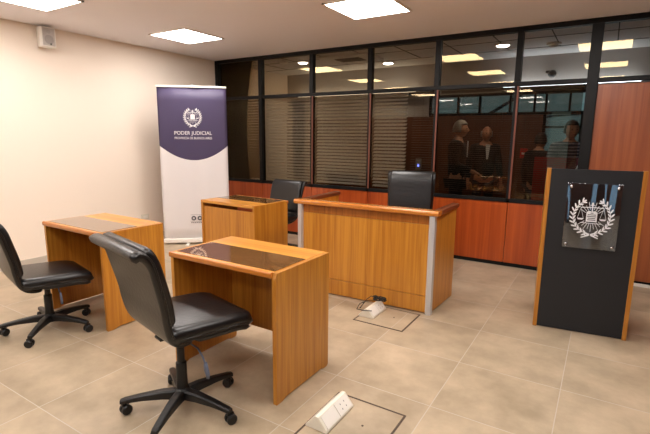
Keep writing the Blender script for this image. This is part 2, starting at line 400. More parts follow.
# blinds
def blind(x0, x1, tilt, pitch, mt, label, z0=.8, z1=2.0, wslat=.05, y=YW+.085):
    xc = (x0+x1)/2; r = thing('venetian_blind', label, 'blind', (xc, y, 0), 0, 'venetian blinds behind the lower panes')
    hw = (x1-x0)/2-.035; b = BM(); z = z0+.02
    while z < z1-.03:
        mt_ = Matrix.Translation((0, 0, z)) @ Matrix.Rotation(tilt+random.uniform(-.03, .03), 4, 'X')
        box(b, -hw, hw, -wslat/2, wslat/2, -.0008, .0008, mt_); z += pitch
    obj('slat', b, mt, r)['kind'] = 'stuff'
    obj('head_rail', bx(-hw, hw, -.02, .02, z1-.03, z1), mt, r)
    b = BM()
    for x in (-hw*.75, 0, hw*.75): tube(b, [(x, -.027, z0), (x, -.027, z1)], .0012, 5)
    obj('cord', b, mt, r)
    return r
blind(gx[0], gx[1], .75, .04, M['slatb'], 'brown venetian blind behind the corner pane')
blind(gx[1], gx[2], .75, .044, M['slat'], 'pale closed venetian blind behind the second pane from the corner', wslat=.042)
blind(gx[2], gx[3], .7, .044, M['slat'], 'pale venetian blind behind the third pane from the corner', wslat=.042)
blind(gx[3], gx[3]+.52, .65, .044, M['slat'], 'narrow pale venetian blind on the left half of the fourth pane', wslat=.042)
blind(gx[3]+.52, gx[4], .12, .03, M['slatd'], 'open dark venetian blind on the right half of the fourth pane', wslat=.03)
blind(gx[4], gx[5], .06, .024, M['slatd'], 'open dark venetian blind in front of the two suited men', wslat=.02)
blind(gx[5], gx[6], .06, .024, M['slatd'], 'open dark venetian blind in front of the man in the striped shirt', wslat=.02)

# ceiling light panels
def ceiling_light(x, y, label):
    t = thing('ceiling_light', label, 'ceiling light', (x, y, HC), 0, 'square ceiling light panels')
    b = BM(); s = .305
    for a in ((-s, s, -s, -s+.02), (-s, s, s-.02, s), (-s, -s+.02, -s, s), (s-.02, s, -s, s)): box(b, *a, -.012, 0)
    obj('light_frame', b, M['white'], t); obj('diffuser', bx(-s+.02, s-.02, -s+.02, s-.02, -.009, -.002), M['diff'], t)
where = {(-1.94, 3.84): 'square ceiling light above the bench, cut by the top of the photo', (-4.36, 3.87): 'square ceiling light above the roll-up banner',
         (-4.4, 2.14): 'square ceiling light in the top left corner beside the speaker'}
cols = [(-4.345, 'left'), (-1.96, 'middle'), (-.15, 'right')]
for x, cn in cols:
    for j, y in enumerate((3.85, 2.13, .35, -1.4)):
        if j == 0 and cn == 'left': lb = where[(-4.36, 3.87)]
        elif j == 0 and cn == 'middle': lb = where[(-1.94, 3.84)]
        elif j == 1 and cn == 'left': lb = where[(-4.4, 2.14)]
        else: lb = 'ceiling light out of view, %s row, %s from the partition' % (cn, ['first', 'second', 'third', 'fourth'][j])
        if j == 0 and cn == 'right': continue_y = y
        ceiling_light(x, y, lb)
# downlights of the back room
DL = [(-4.2, 6.04, 'round downlight seen through the second transom pane'), (-3.05, 6.73, 'round downlight that lights the far wall, seen through the fourth transom pane'), (-1.24, 6.17, 'bright round downlight seen through the fifth transom pane')]
for x, y, lb in DL:
    t = thing('downlight', lb, 'downlight', (x, y, HC), 0, 'round downlights behind the glass')
    obj('ring', lathe(BM(), [(.075, -.001), (.1, -.001), (.1, -.014), (.085, -.018), (.075, -.014)], 24), M['white'], t, smooth=True)
    obj('lamp', lathe(BM(), [(.001, -.006), (.078, -.006), (.078, -.014), (.06, -.024), (.001, -.03)], 24), M['down'], t)
t = thing('smoke_detector', 'white round smoke detector on the back room ceiling, sixth transom pane', 'smoke detector', (-.684, 6.376, HC))
obj('detector_base', lathe(BM(), [(.001, 0), (.085, 0), (.085, -.02), (.06, -.025), (.001, -.025)], 24), M['white'], t, smooth=True)
obj('sensor_head', lathe(BM(), [(.001, -.02), (.055, -.02), (.05, -.045), (.03, -.052), (.001, -.053)], 24), M['white'], t, smooth=True)
t = thing('smoke_detector', 'white round smoke detector seen through the second transom pane', 'smoke detector', (-4.4, 5.8, HC))
obj('detector_base', lathe(BM(), [(.001, 0), (.07, 0), (.07, -.03), (.05, -.045), (.001, -.045)], 24), M['white'], t, smooth=True)
t = thing('security_camera', 'small dark dome camera high on the far wall', 'security camera', (-.78, YF, 2.36))
obj('wall_bracket', bx(-.06, .03, -.05, 0, 0, .03), M['black'], t, bevel=.005)
b = BM(); bmesh.ops.create_uvsphere(b, u_segments=16, v_segments=10, radius=.055, matrix=Matrix.Translation((.03, -.07, -.02))); obj('camera_dome', b, M['plastic'], t, smooth=True)
t = thing('air_conditioner', 'square ceiling air conditioner cassette behind the third and fourth transoms', 'air conditioner', (-3.35, 6.05, HC))
obj('casing', bx(-.4, .4, -.3, .3, -.03, 0), M['backceil'], t, bevel=.01)
b = BM()
for k in range(7): box(b, -.2, .2, -.13+k*.04, -.11+k*.04, -.038, -.03)
obj('grille', b, M['seam'], t)

# ---------------------------------------------------------------- desks
def make_desk(name, label, L=.815, D=.53, H=.75):
    t = thing(name, label, 'desk'); th = .026
    def side(x0, x1):
        b = BM(); prof = [(0, .0), (.05, 0), (.09, .012), (D-.09, .012), (D-.05, 0), (D-.012, 0), (D, .012), (D, H-.002), (.012, H-.002), (0, H-.03)]
        a = [b.verts.new((x0, y, z)) for y, z in prof]; c = [b.verts.new((x1, y, z)) for y, z in prof]; n = len(a)
        b.faces.new(a); b.faces.new(c[::-1])
        for i in range(n): b.faces.new((a[i], c[i], c[(i+1) % n], a[(i+1) % n]))
        return b
    obj('side_panel', side(-L, -L+th), M['oak'], t, bevel=.0015)
    obj('side_panel', side(-th, 0), M['oak'], t, bevel=.0015)
    obj('modesty_panel', bx(-L+th, -th, D-.034, D-.014, .14, H-.070), M['oak'], t)
    top = obj('tabletop', bx(-L+.0005, -th-.0005, .006, D, H-.03, H), M['oakx'], t, bevel=.002)
    # rounded front edge
    b = BM(); sec = rrect(.024, .036, 5, .0115)
    loft(b, [[(x, y+.004, z+H-.016) for y, z in sec] for x in (-L-.006, -th+.001)])
    obj('front_edge', b, M['oakedge'], t, smooth=False, bevel=.001)
    obj('glass_inlay', bx(-L+.028, -th-.002, .028, .315, H-.002, H+.0022), M['dglass'], t)['label'] = 'dark glossy glass inlay'
    return t
dA = make_desk('desk', 'small oak desk in the middle of the photo with dark glass inlay, nearest the viewer')
dA.location = (-1.387, 1.747, 0)
dup(dA, (-3.022, 1.803, 0), -.015, 'small oak desk at the left by the cream wall')['group'] = ''
# back desk is turned the other way
dC = dup(dA, (0, 0, 0), PI-.05, 'small oak desk at the back before the banner, its panelled rear towards the viewer')
for o in bpy.data.objects:
    if o.name.startswith('desk') and 'group' in o: del o['group']
dC.location = (-3.79+.0, 3.47+.52, 0)
dC.location = (-3.765, 3.985, 0)

# ---------------------------------------------------------------- judge bench
def bench():
    L, D, H = 1.31, .77, .875
    t = thing('judges_bench', 'oak judge bench with raised counter rail and metal corner strips', 'bench', (-1.10, 3.415, 0), .039)
    obj('front_panel', bx(-L+.035, -.035, .03, .05, .155, .755), M['oak'], t)
    obj('plinth_panel', bx(-L+.035, -.035, .026, .05, .012, .150), M['oak'], t, bevel=.002)
    obj('upper_panel', bx(-L+.035, -.035, .037, .052, .757, .832), wood('darker_oak_band', srgb(122, 68, 20), srgb(170, 102, 38)), t)
    for x0, x1 in ((-L+.012, -L+.034), (-.034, -.012)):
        b = bx(x0, x1, .045, .56 if x0 > -.5 else D, .012, .836)
        for v in b.verts:
            if v.co.y > .3 and x0 > -.5: v.co.x += .045
        obj('side_panel', b, M['oak'], t, bevel=.002)
    for s, x in ((-1, -L), (1, 0)):
        b = BM()
        a = [(x, .055), (x-s*.004, .012), (x-s*.045, .004), (x-s*.055, .03), (x-s*.03, .06)]
        lo = [b.verts.new((p[0], p[1], .0)) for p in a]; hi = [b.verts.new((p[0], p[1], .832)) for p in a]
        b.faces.new(lo[::-1]); b.faces.new(hi)
        for i in range(5): b.faces.new((lo[i], lo[(i+1) % 5], hi[(i+1) % 5], hi[i]))
        obj('corner_strip', b, M['alu'], t)['label'] = 'brushed metal corner strip'
    # bull-nosed rails
    sec = rrect(.11, .045, 6, .021)
    b = loft(BM(), [[(x, y+.045, z+H-.021) for y, z in sec] for x in (-L-.03, .025)])
    obj('counter_rail', b, M['rail'], t, smooth=False, bevel=.001)
    sec2 = rrect(.07, .04, 6, .012)
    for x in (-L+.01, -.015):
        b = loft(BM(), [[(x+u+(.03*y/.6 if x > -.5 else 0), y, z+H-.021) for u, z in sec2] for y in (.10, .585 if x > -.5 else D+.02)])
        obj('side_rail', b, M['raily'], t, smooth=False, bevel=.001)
    obj('worktop', bx(-L+.035, -.035, .05, D-.06, .70, .725), M['oakx'], t)
    return t
bench()

# ---------------------------------------------------------------- crest
def crest_parts(bm, sc, yoff=0, th=.0008):
    def leaf(cx, cz, ang, ln, wd):
        pts = []
        for k in range(8):
            a = 2*PI*k/8; u = math.cos(a)*ln/2+ln/2; v = math.sin(a)*wd/2*(1 if 0 < k < 4 else 1)
            pts.append((cx+u*math.cos(ang)-v*math.sin(ang), cz+u*math.sin(ang)+v*math.cos(ang)))
        poly(pts)
    def poly(pts): prism(bm, [(x*sc, z*sc*1.06) for x, z in pts], yoff, yoff-th)
    def bar(x0, z0, x1, z1, wd):
        d = Vector((x1-x0, z1-z0)); n = Vector((-d.y, d.x)).normalized()*wd/2
        poly([(x0+n.x, z0+n.y), (x0-n.x, z0-n.y), (x1-n.x, z1-n.y), (x1+n.x, z1+n.y)])
    R = .82
    for s in (-1, 1):
        N = 11
        prev = None
        for i in range(N):
            a = -PI/2+s*(.22+i*(2.32/(N-1)))        # from the foot up to near the top
            x, z = R*math.cos(a), R*1.0*math.sin(a)
            if prev: bar(prev[0], prev[1], x, z, .03)
            prev = (x, z)
            tan = a+s*PI/2
            leaf(x, z, tan+s*(-.75), .24, .075); leaf(x, z, tan+s*.6, .22, .07)
        leaf(prev[0], prev[1], a+s*PI/2, .22, .09)
        # ribbon
        bar(s*.02, -.86, s*.2, -.79, .07); bar(s*.2, -.79, s*.24, -.9, .05); bar(s*.24, -.9, s*.02, -.88, .05); bar(s*.05, -.9, s*.38, -1.02, .05)
        # scales
        bar(0, .46, s*.5, .44, .035); bar(s*.5, .44, s*.36, -.08, .014); bar(s*.5, .44, s*.62, -.08, .014)
        poly([(s*.33, -.08), (s*.65, -.08), (s*.58, -.16), (s*.40, -.16)])
        # book page
        poly([(0, .2), (s*.05, .27), (s*.14, .29), (s*.24, .22), (s*.24, -.24), (0, -.24)] if s > 0 else [(0, .2), (0, -.24), (s*.24, -.24), (s*.24, .22), (s*.14, .29), (s*.05, .27)])
    for k in range(26):
        a = 2*PI*k/26+.12
        if abs(math.cos(a)) > .93: continue
        r0, r1 = (.36, .72) if k % 2 else (.34, .60)
        bar(r0*math.cos(a), r0*math.sin(a), r1*math.cos(a), r1*math.sin(a), .022)
    bar(0, .2, 0, .62, .05); leaf(-.0, .5, PI/2, .2, .1); bar(-.48, -.30, .48, -.32, .03); bar(-.1, .56, .1, .56, .03)
    return bm

# ---------------------------------------------------------------- lectern
def lectern():
    ang = .113; W, H = .622, 1.237
    t = thing('lectern', 'black fronted lectern with oak side edges and clear plaque', 'lectern', (-.36, 3.69, 0), ang)
    for x0 in (0, W-.028):
        prof = [(0, 0), (.42, 0), (.42, H-.14), (.03, H), (0, H)]; b = BM()
        a = [b.verts.new((x0, y, z)) for y, z in prof]; c = [b.verts.new((x0+.028, y, z)) for y, z in prof]
        b.faces.new(a); b.faces.new(c[::-1])
        for i in range(5): b.faces.new((a[i], c[i], c[(i+1) % 5], a[(i+1) % 5]))
        obj('side_panel', b, M['oak'], t, bevel=.002)['label'] = 'oak side panel'
    obj('front_panel', bx(.028, W-.028, .004, .026, .006, H-.003), M['lectern'], t)
    b = BM(); vs = [(.028, .03, H-.012), (W-.028, .03, H-.012), (W-.028, .42, H-.15), (.028, .42, H-.15)]
    lo = [b.verts.new((x, y, z-.02)) for x, y, z in vs]; hi = [b.verts.new(v) for v in vs]
    b.faces.new(lo[::-1]); b.faces.new(hi)
    for i in range(4): b.faces.new((lo[i], lo[(i+1) % 4], hi[(i+1) % 4], hi[i]))
    obj('reading_board', b, M['lectern'], t)
    obj('shelf', bx(.028, W-.028, .03, .4, .7, .72), M['oak'], t)
    # plaque
    cx, cz = .31, .893
    pl = obj('plaque', bx(-.170, .170, -.004, 0, -.238, .238), M['acryl'], t, bevel=.001, loc=(cx+.004, -.018, cz+.005)); pl['label'] = 'clear acrylic plaque'
    obj('crest', crest_parts(BM(), .143, -.005, .0012), M['printw'], pl, loc=(.0, 0, .0))['label'] = 'white laurel and scales crest'
    b = BM()
    for j, wd in enumerate((.018, .052, .058, .046, .05)): box(b, -wd/2, wd/2, -.0085, -.006, .038-.0125*j-.0025, .038-.0125*j+.0025)
    obj('book_lettering', b, M['ink'], pl, loc=(0, 0, -.010))
    for sx in (-1, 1):
        for sz in (-1, 1):
            obj('standoff_bolt', lathe(BM(), [(.001, .02), (.005, .02), (.005, -.004), (.010, -.005), (.010, -.010), (.001, -.011)], 14, (sx*.146, 0, sz*.213), 'y'), M['steel'], pl, smooth=True)
lectern()

# ---------------------------------------------------------------- banner
def banner():
    W, H = .87, 2.085
    ang = math.atan2(.65, .76); c = Vector((-4.958, 3.854, 0))+Vector((math.cos(ang), math.sin(ang), 0))*W/2
    t = thing('rollup_banner', 'purple and white roll-up banner standing against the cream wall', 'banner', c, ang)
    b = BM(); nx, nz = 24, 12; g = {}
    for i in range(nx+1):
        for j in range(nz+1):
            u = -W/2+W*i/nx; v = .05+(H-.07)*j/nz
            dy = .004*math.sin(u*14+1)*(j/nz)**1.5+.002*math.sin(u*31)
            for k, o_ in ((0, 0), (1, .0015)): g[i, j, k] = b.verts.new((u, dy+o_, v))
    for i in range(nx):
        for j in range(nz):
            b.faces.new((g[i, j, 0], g[i+1, j, 0], g[i+1, j+1, 0], g[i, j+1, 0])); b.faces.new((g[i, j, 1], g[i, j+1, 1], g[i+1, j+1, 1], g[i+1, j, 1]))
    for i in range(nx):
        for j in (0, nz): b.faces.new((g[i, j, 0], g[i, j, 1], g[i+1, j, 1], g[i+1, j, 0]))
    for j in range(nz):
        for i in (0, nx): b.faces.new((g[i, j, 0], g[i, j+1, 0], g[i, j+1, 1], g[i, j, 1]))
    obj('printed_sheet', b, M['banner'], t, smooth=True)
    obj('top_bar', bx(-W/2-.004, W/2+.004, -.012, .012, H-.024, H), M['white'], t, bevel=.004)
    ba = obj('base_cassette', bx(-W/2-.005, W/2+.005, -.045, .055, .018, .075), M['white'], t, bevel=.012, seg=3)
    for x in (-.12, .3): obj('foot', bx(x-.02, x+.02, -.17, .12, 0, .018), M['white'], ba, bevel=.004)
    obj('support_pole', tube(BM(), [(0, .03, .06), (0, .03, H+.02)], .008, 8), M['alu'], t, smooth=True)
    em = obj('crest', crest_parts(BM(), .122, -.008, .001), M['print'], t, loc=(0, 0, 1.69)); em['label'] = 'white laurel crest'
    text_obj('lettering', 'PODER JUDICIAL', .066, t, (0, -.0085, 1.463), M['print'], .475)
    text_obj('lettering', 'PROVINCIA DE BUENOS AIRES', .042, t, (0, -.0085, 1.405), M['print'], .475)
    for x in (-.04, .04, .12):
        b = BM(); n = 20
        o_ = [(math.cos(2*PI*k/n), math.sin(2*PI*k/n)) for k in range(n)]
        for k in range(n):
            p, q = o_[k], o_[(k+1) % n]
            prism(b, [(p[0]*.031, p[1]*.031), (q[0]*.031, q[1]*.031), (q[0]*.015, q[1]*.015), (p[0]*.015, p[1]*.015)], -.007, -.008)
        obj('round_icon', b, M['ink'], t, loc=(x, 0, .35))
    b = BM(); box(b, -.08, .2, -.008, -.007, .396, .399); box(b, -.08, .2, -.008, -.007, .301, .304)
    for k in range(11): box(b, -.075+k*.024, -.075+k*.024+.016, -.0081, -.007, .285, .293)
    obj('caption_lines', b, M['ink'], t)
    return t
banner()

# ---------------------------------------------------------------- chairs
def make_chair(name, label, hb=0.0, wk=1.0, star=0.0, lift=0.0, fwd=.03):
    t = thing(name, label, 'chair')
    # five-star base: star leg > caster
    obj('base_hub', lathe(BM(), [(.001, .065), (.035, .065), (.042, .075), (.042, .115), (.034, .13), (.001, .13)], 20), M['plastic'], t, smooth=True)
    for k in range(5):
        a = 2*PI*k/5+star; ca, sa = math.cos(a), math.sin(a)
        def at(r, s, z): return (r*ca-s*sa, r*sa+s*ca, z)
        secs = []
        for r, hw, zt, zb in ((.02, .027, .122, .07), (.10, .025, .122, .078), (.2, .021, .110, .078), (.295, .018, .094, .070), (.315, .015, .088, .066)):
            secs.append([at(r, -hw, zb), at(r, hw, zb), at(r, hw, zt-.006), at(r, hw*.6, zt), at(r, -hw*.6, zt), at(r, -hw, zt-.006)])
        lg = obj('base_leg', loft(BM(), secs), M['plastic'], t, bevel=.003)
        b = BM(); rot = a+1.1+k*.9; R = Matrix.Translation((.30*ca, .30*sa, 0)) @ Matrix.Rotation(rot, 4, 'Z') @ Matrix.Translation((.012, 0, 0))
        for s in (-1, 1):
            bb = BM(); lathe(bb, [(.001, s*.005), (.024, s*.005), (.028, s*.008), (.028, s*.020), (.022, s*.025), (.001, s*.026)], 18, (0, 0, .028), 'y'); bb.transform(R)
            me = bpy.data.meshes.new('x'); bb.to_mesh(me); bb.free(); b.from_mesh(me); bpy.data.meshes.remove(me)
        box(b, -.014, .016, -.007, .007, .02, .062, R); 
        tube(b, [(.30*ca, .30*sa, .045), (.30*ca, .30*sa, .075)], .009, 8)
        obj('caster', b, M['plastic2'], lg, smooth=False, bevel=.002)
    obj('gas_column', lathe(BM(), [(.001, .11), (.030, .11), (.028, .27), (.026, .275), (.020, .278), (.020, .40), (.001, .40)], 20), M['plastic'], t, smooth=False, bevel=.002)
    mech = obj('tilt_mechanism', bx(-.07, .07, -.11, .10, .385, .42), M['plastic'], t, bevel=.01)
    b = BM(); tube(b, [(.05, .02, .395), (.13, .03, .385), (.17, .035, .35), (.185, .038, .315)], .005, 8)
    sec = [(-.022, 0), (0, .016), (.022, 0), (0, -.016)]
    loft(b, [[Vector((.184+dx*k+o_, .04+dy*.5, z)) for dx, dy in sec] for k, z, o_ in ((.5, .325, 0), (1.2, .30, .004), (1.35, .275, .010), (.7, .245, .016))])
    obj('height_lever', b, M['lever'], t, smooth=True)['label'] = 'grey paddle lever'
    upper = []
    # seat cushion
    W = .49*wk
    def cushion(bm, st, w_of, t_of, rad=.5):
        n = len(st); secs = []
        for i, (y, z) in enumerate(st):
            a = Vector(st[max(i-1, 0)]); c = Vector(st[min(i+1, n-1)]); tg = (c-a).normalized(); nm = Vector((-tg.y, tg.x))
            f = i/(n-1); wd, tk = w_of(f), t_of(f)
            secs.append([(u, y+nm.x*v, z+nm.y*v) for u, v in rrect(wd, tk, 5, min(tk*.48, wd*.48))])
        return loft(bm, secs)
    def endr(f, e=.07): return min(1, math.sqrt(max(0.02, 1-(1-min(f, 1-f)/e)**2))) if min(f, 1-f) < e else 1
    ys = [(-.215+.475*k/18, .452+.008*math.cos(k/18*PI)-(.028*max(0, k/18-.72)**2*12)) for k in range(19)]
    seat = obj('seat', cushion(BM(), ys, lambda f: W*(.955+.045*math.sin(PI*f))*(.93+.07*endr(f, .12)), lambda f: .086*endr(f, .07)), M['leather'], t, smooth=True)
    ys2 = [(y*1.02, z-.034) for y, z in ys]
    obj('seat_shell', cushion(BM(), ys2[5:-1], lambda f: W*.97*(.94+.06*endr(f, .12)), lambda f: .036*endr(f, .08)), M['leather'], seat, smooth=True)
    # piping around seat
    def rim(w, zoff, y0, y1):
        pts = []
        for k in range(33):
            a = 2*PI*k/32; c, s = math.cos(a), math.sin(a)
            x = w/2*math.copysign(abs(c)**.28, c); y = (y0+y1)/2+(y1-y0)/2*math.copysign(abs(s)**.28, s)
            i = min(18, max(0, int((y+.215)/.475*18))); pts.append((x, y, ys[i][1]+zoff))
        return pts
    obj('piping', tube(BM(), rim(W*.985, -.012, -.205, .252), .0042, 6), M['leather'], seat, smooth=True)
    # backrest: rear shell and front pad, rolled top
    def P(z):
        return z
    top = .865+hb
    ctl = [(-.06, .392), (-.12, .40), (-.17, .425), (-.205, .47), (-.226, .55), (-.236, .62), (-.254, .70+hb*.4), (-.270, .765+hb*.7), (-.284, .82+hb), (-.306, top), (-.335, top+.020), (-.365, top+.004)]
    def smoothc(c, n=40):
        out = []
        m_ = len(c)-1
        for k in range(n+1):
            u = k/n*m_; i = min(m_-1, int(u)); f = u-i
            p0, p1, p2, p3 = [Vector(c[min(m_, max(0, j))]) for j in (i-1, i, i+1, i+2)]
            out.append(tuple(.5*((2*p1)+(-p0+p2)*f+(2*p0-5*p1+4*p2-p3)*f*f+(-p0+3*p1-3*p2+p3)*f**3)))
        return out
    cc = smoothc(ctl)
    wb = lambda f: (.34+.17*math.sin(min(1, f*2.2)*PI/2) if f < .4545 else .51+.03*math.sin((f-.4545)/.5455*PI*.8))*wk*(.94+.06*endr(f, .05))
    back = obj('backrest', cushion(BM(), cc, wb, lambda f: (.032+.022*max(0, f-.75)/.25)*endr(f, .03)), M['leather'], t, smooth=True)
    fp = []
    for i in range(13, 36):
        a = Vector(cc[i-1]); c = Vector(cc[i+1]); tg = (c-a).normalized(); nm = Vector((tg.y, -tg.x)); q = Vector(cc[i])+nm*.026; fp.append((q.x, q.y))
    obj('back_pad', cushion(BM(), fp, lambda f: (.485+.02*math.sin(PI*f))*wk*(.93+.07*endr(f, .08)), lambda f: .052*endr(f, .08)), M['leather'], back, smooth=True)
    for s in (-1, 1):
        pts = []
        for i in range(8, 38):
            f = i/40; a = Vector(cc[i-1]); c = Vector(cc[i+1]); tg = (c-a).normalized(); nm = Vector((tg.y, -tg.x)); q = Vector(cc[i])+nm*.012
            pts.append((s*(wb(f)/2-.003), q.x, q.y))
        obj('piping', tube(BM(), pts, .0045, 6), M['leather'], back, smooth=True)
    bb_ = obj('back_bracket', bx(-.035, .035, -.12, -.02, .372, .386), M['plastic'], t, bevel=.004)
    for o in (seat, back, bb_, mech): o.location.z += lift
    for o in (seat, back): o.location.y += fwd
    return t
def put_chair(label, x, y, r, **k):
    c = make_chair('office_chair', label, **k); c.location = (x, y, 0); c.rotation_euler = (0, 0, r)
put_chair('black leather armless swivel chair in the foreground before the middle desk', -1.795, 1.455, -.23, star=.35, lift=.062, fwd=.05)
put_chair('black leather armless swivel chair at the left edge by the left desk', -3.43, 1.60, -.22, star=.61, lift=-.025, fwd=.0)
put_chair('black leather chair pushed behind the small back desk', -3.47, 4.36, PI-.1, lift=-.01)
put_chair('tall black leather chair standing behind the judge bench', -1.675, 4.30, PI+.28, hb=.19, wk=.92)

# ---------------------------------------------------------------- floor boxes
def floor_box(x0, x1, y0, y1, hx0, hx1, hy0, hy1, label, hh=.074):
    t = thing('floor_box', label, 'floor outlet', (x0, y0, 0)); W, D = x1-x0, y1-y0
    b = BM(); e = .011
    for a in ((0, W, 0, e), (0, W, D-e, D), (0, e, e, D-e), (W-e, W, e, D-e)): box(b, *a, 0, .003)
    obj('cover_frame', b, M['frame'], t)['label'] = 'tarnished square cover frame'
    obj('cover_tile', bx(e, W-e, e, D-e, 0, .002), M['floor'], t)
    obj('lifting_screw', lathe(BM(), [(.001, .001), (.006, .001), (.006, .004), (.001, .004)], 12, (W*.62, D*.55, 0)), M['frame'], t)
    u0, u1, v0, v1 = hx0-x0, hx1-x0, hy0-y0, hy1-y0; um = u0+(u1-u0)*.50
    h = obj('socket_housing', prism(BM(), [(u0, .002), (u1, .002), (u1, .012), (um+.012, hh), (um-.008, hh), (u0, .012)], v0, v1), M['cream'], t, bevel=.003)
    d = Vector((u1-um-.012, 0, .012-hh)); ln = d.length; d.normalize(); n = Vector((-d.z, 0, d.x)) 
    for k in range(2):
        ya = v0+.012+(v1-v0-.024)*k/2+.003; yb = v0+.012+(v1-v0-.024)*(k+1)/2-.003
        o_ = Vector((um+.012, 0, hh)); q = [o_+d*.006+n*.001, o_+d*(ln-.006)+n*.001, o_+d*(ln-.006)+n*.004, o_+d*.006+n*.004]
        pl = obj('socket_plate', prism(BM(), [(p.x, p.z) for p in q], ya, yb), M['white'], h, bevel=.001)
        if k == 1:
            b = BM(); fr_ = Matrix.Identity(4)
            for s in (-1, 1):
                for tt in (-1, 1):
                    c = o_+d*(ln*(.5+.16*tt))+n*.0042; ym = (ya+yb)/2+s*(yb-ya)*.16
                    prism(b, [(c.x-d.x*.004, c.z-d.z*.004), (c.x+d.x*.004, c.z+d.z*.004), (c.x+d.x*.004+n.x*.001, c.z+d.z*.004+n.z*.001), (c.x-d.x*.004+n.x*.001, c.z-d.z*.004+n.z*.001)], ym-.0015, ym+.0015)
    # (slots are part of the plate)
            obj('socket_slots', b, M['ink'], h)
    return t
floor_box(-1.17, -.757, 1.60, 2.045, -1.16, -1.03, 1.69, 1.965, 'square floor outlet in the foreground, tile cover with white socket housing')
floor_box(-1.60, -1.175, 3.005, 3.40, -1.60, -1.465, 3.10, 3.36, 'square floor outlet at the foot of the bench with white socket housing', .075)
b = BM(); pts = []
for k in range(70):
    a = k*.55; pts.append((-1.505+.055*math.cos(a)+random.uniform(-.008, .008), 3.30+.022*math.sin(a)+random.uniform(-.006, .006), .098+.012*math.sin(k*.9)+.0002*k))
tube(b, pts, .0042, 6)
tube(b, [(-1.52, 3.26, .10), (-1.56, 3.2, .112), (-1.6, 3.12, .10), (-1.60, 3.07, .07), (-1.53, 3.06, .075), (-1.49, 3.12, .06)], .0035, 6)
tube(b, [(-1.54, 3.32, .10), (-1.60, 3.33, .10), (-1.63, 3.3, .07), (-1.65, 3.27, .03), (-1.66, 3.24, .006)], .0035, 6)
tag(obj('power_cable', b, M['cable'], smooth=True), 'tangled black cable lying on the socket housing by the bench', 'cable')

# ---------------------------------------------------------------- wall speaker, wall outlet, fire alarm
t = thing('wall_speaker', 'small white loudspeaker high on the cream wall', 'speaker', (XL, 2.715, 2.38))
b = BM()
pr_ = [(.03, -.06), (.03, .06), (.13, .085), (.15, .07), (.15, -.07), (.13, -.085)]
lo = [b.verts.new((x, y, 0)) for x, y in pr_]; hi = [b.verts.new((x, y, .205)) for x, y in pr_]
b.faces.new(lo[::-1]); b.faces.new(hi)
for i in range(6): b.faces.new((lo[i], lo[(i+1) % 6], hi[(i+1) % 6], hi[i]))
obj('cabinet', b, M['white'], t, bevel=.006)
g = obj('grille', bx(.149, .155, -.063, .063, .014, .192), M['grille'], t, bevel=.002)
obj('woofer', lathe(BM(), [(.001, .1555), (.045, .1555), (.048, .158), (.044, .159), (.001, .1575)], 24, (0, 0, .075), 'x'), mat('cone_grey', srgb(168, 162, 158), .7), g)
obj('tweeter', lathe(BM(), [(.001, .1555), (.02, .1555), (.02, .158), (.001, .159)], 20, (0, 0, .155), 'x'), mat('tweeter_grey', srgb(180, 174, 170), .7), g)
obj('badge', bx(.157, .161, .008, .022, .022, .038), M['plastic'], g)
obj('wall_bracket', bx(0, .04, -.02, .02, .06, .15), M['black'], t)
obj('bracket_screw', tube(BM(), [(.07, .02, .2), (.07, .02, .222)], .008, 8), M['frame'], t)
t = thing('wall_outlet', 'pale outlet plate low on the cream wall beside the banner', 'outlet', (XL, 3.87, .29))
obj('plate', bx(0, .01, -.06, .06, 0, .08), M['cream'], t, bevel=.003); obj('socket', bx(.01, .013, -.035, .035, .02, .06), M['white'], t, bevel=.001)
t = thing('fire_alarm', 'small red fire alarm box on the dark wood wall behind the glass', 'fire alarm', (-1.03, YF-.03, 1.17))
obj('alarm_body', bx(-.05, .05, -.04, 0, 0, .14), M['red'], t, bevel=.005); obj('alarm_plate', bx(-.025, .025, -.044, -.04, .05, .08), M['white'], t)
t = thing('light_switch', 'small switch with a blue light on the dark wall behind the fourth pane', 'switch', (-2.64, YF-.03, .92))
obj('plate', bx(-.05, .05, -.012, 0, 0, .19), M['backwall'], t, bevel=.003); obj('indicator', bx(-.014, .014, -.016, -.012, .06, .10), emit('blue_light', (.15, .2, 1), 3), t)
# red display boards behind the glass
t = thing('display_board', 'red and maroon display board with white shapes behind the last glass pane', 'display board', (-.40, 5.85, .0))
obj('red_panel', bx(-.32, .02, 0, .03, .45, 1.24), M['red'], t, bevel=.004); obj('maroon_panel', bx(.02, .26, 0, .03, .45, 1.24), M['maroon'], t, bevel=.004)
b = BM(); prism(b, [(.06, .5), (.10, .5), (.16, .86), (.20, .74), (.24, .86), (.25, .98), (.17, 1.0), (.08, .74)], 0, -.004)
prism(b, [(.08, 1.02), (.13, .94), (.17, 1.04), (.21, .96), (.24, 1.1), (.15, 1.2)], 0, -.004)
obj('white_shapes', b, M['print'], t)
b = BM(); box(b, -.3, -.26, -.08, .12, 0, .45); box(b, .2, .24, -.08, .12, 0, .45); obj('stand', b, M['black'], t)

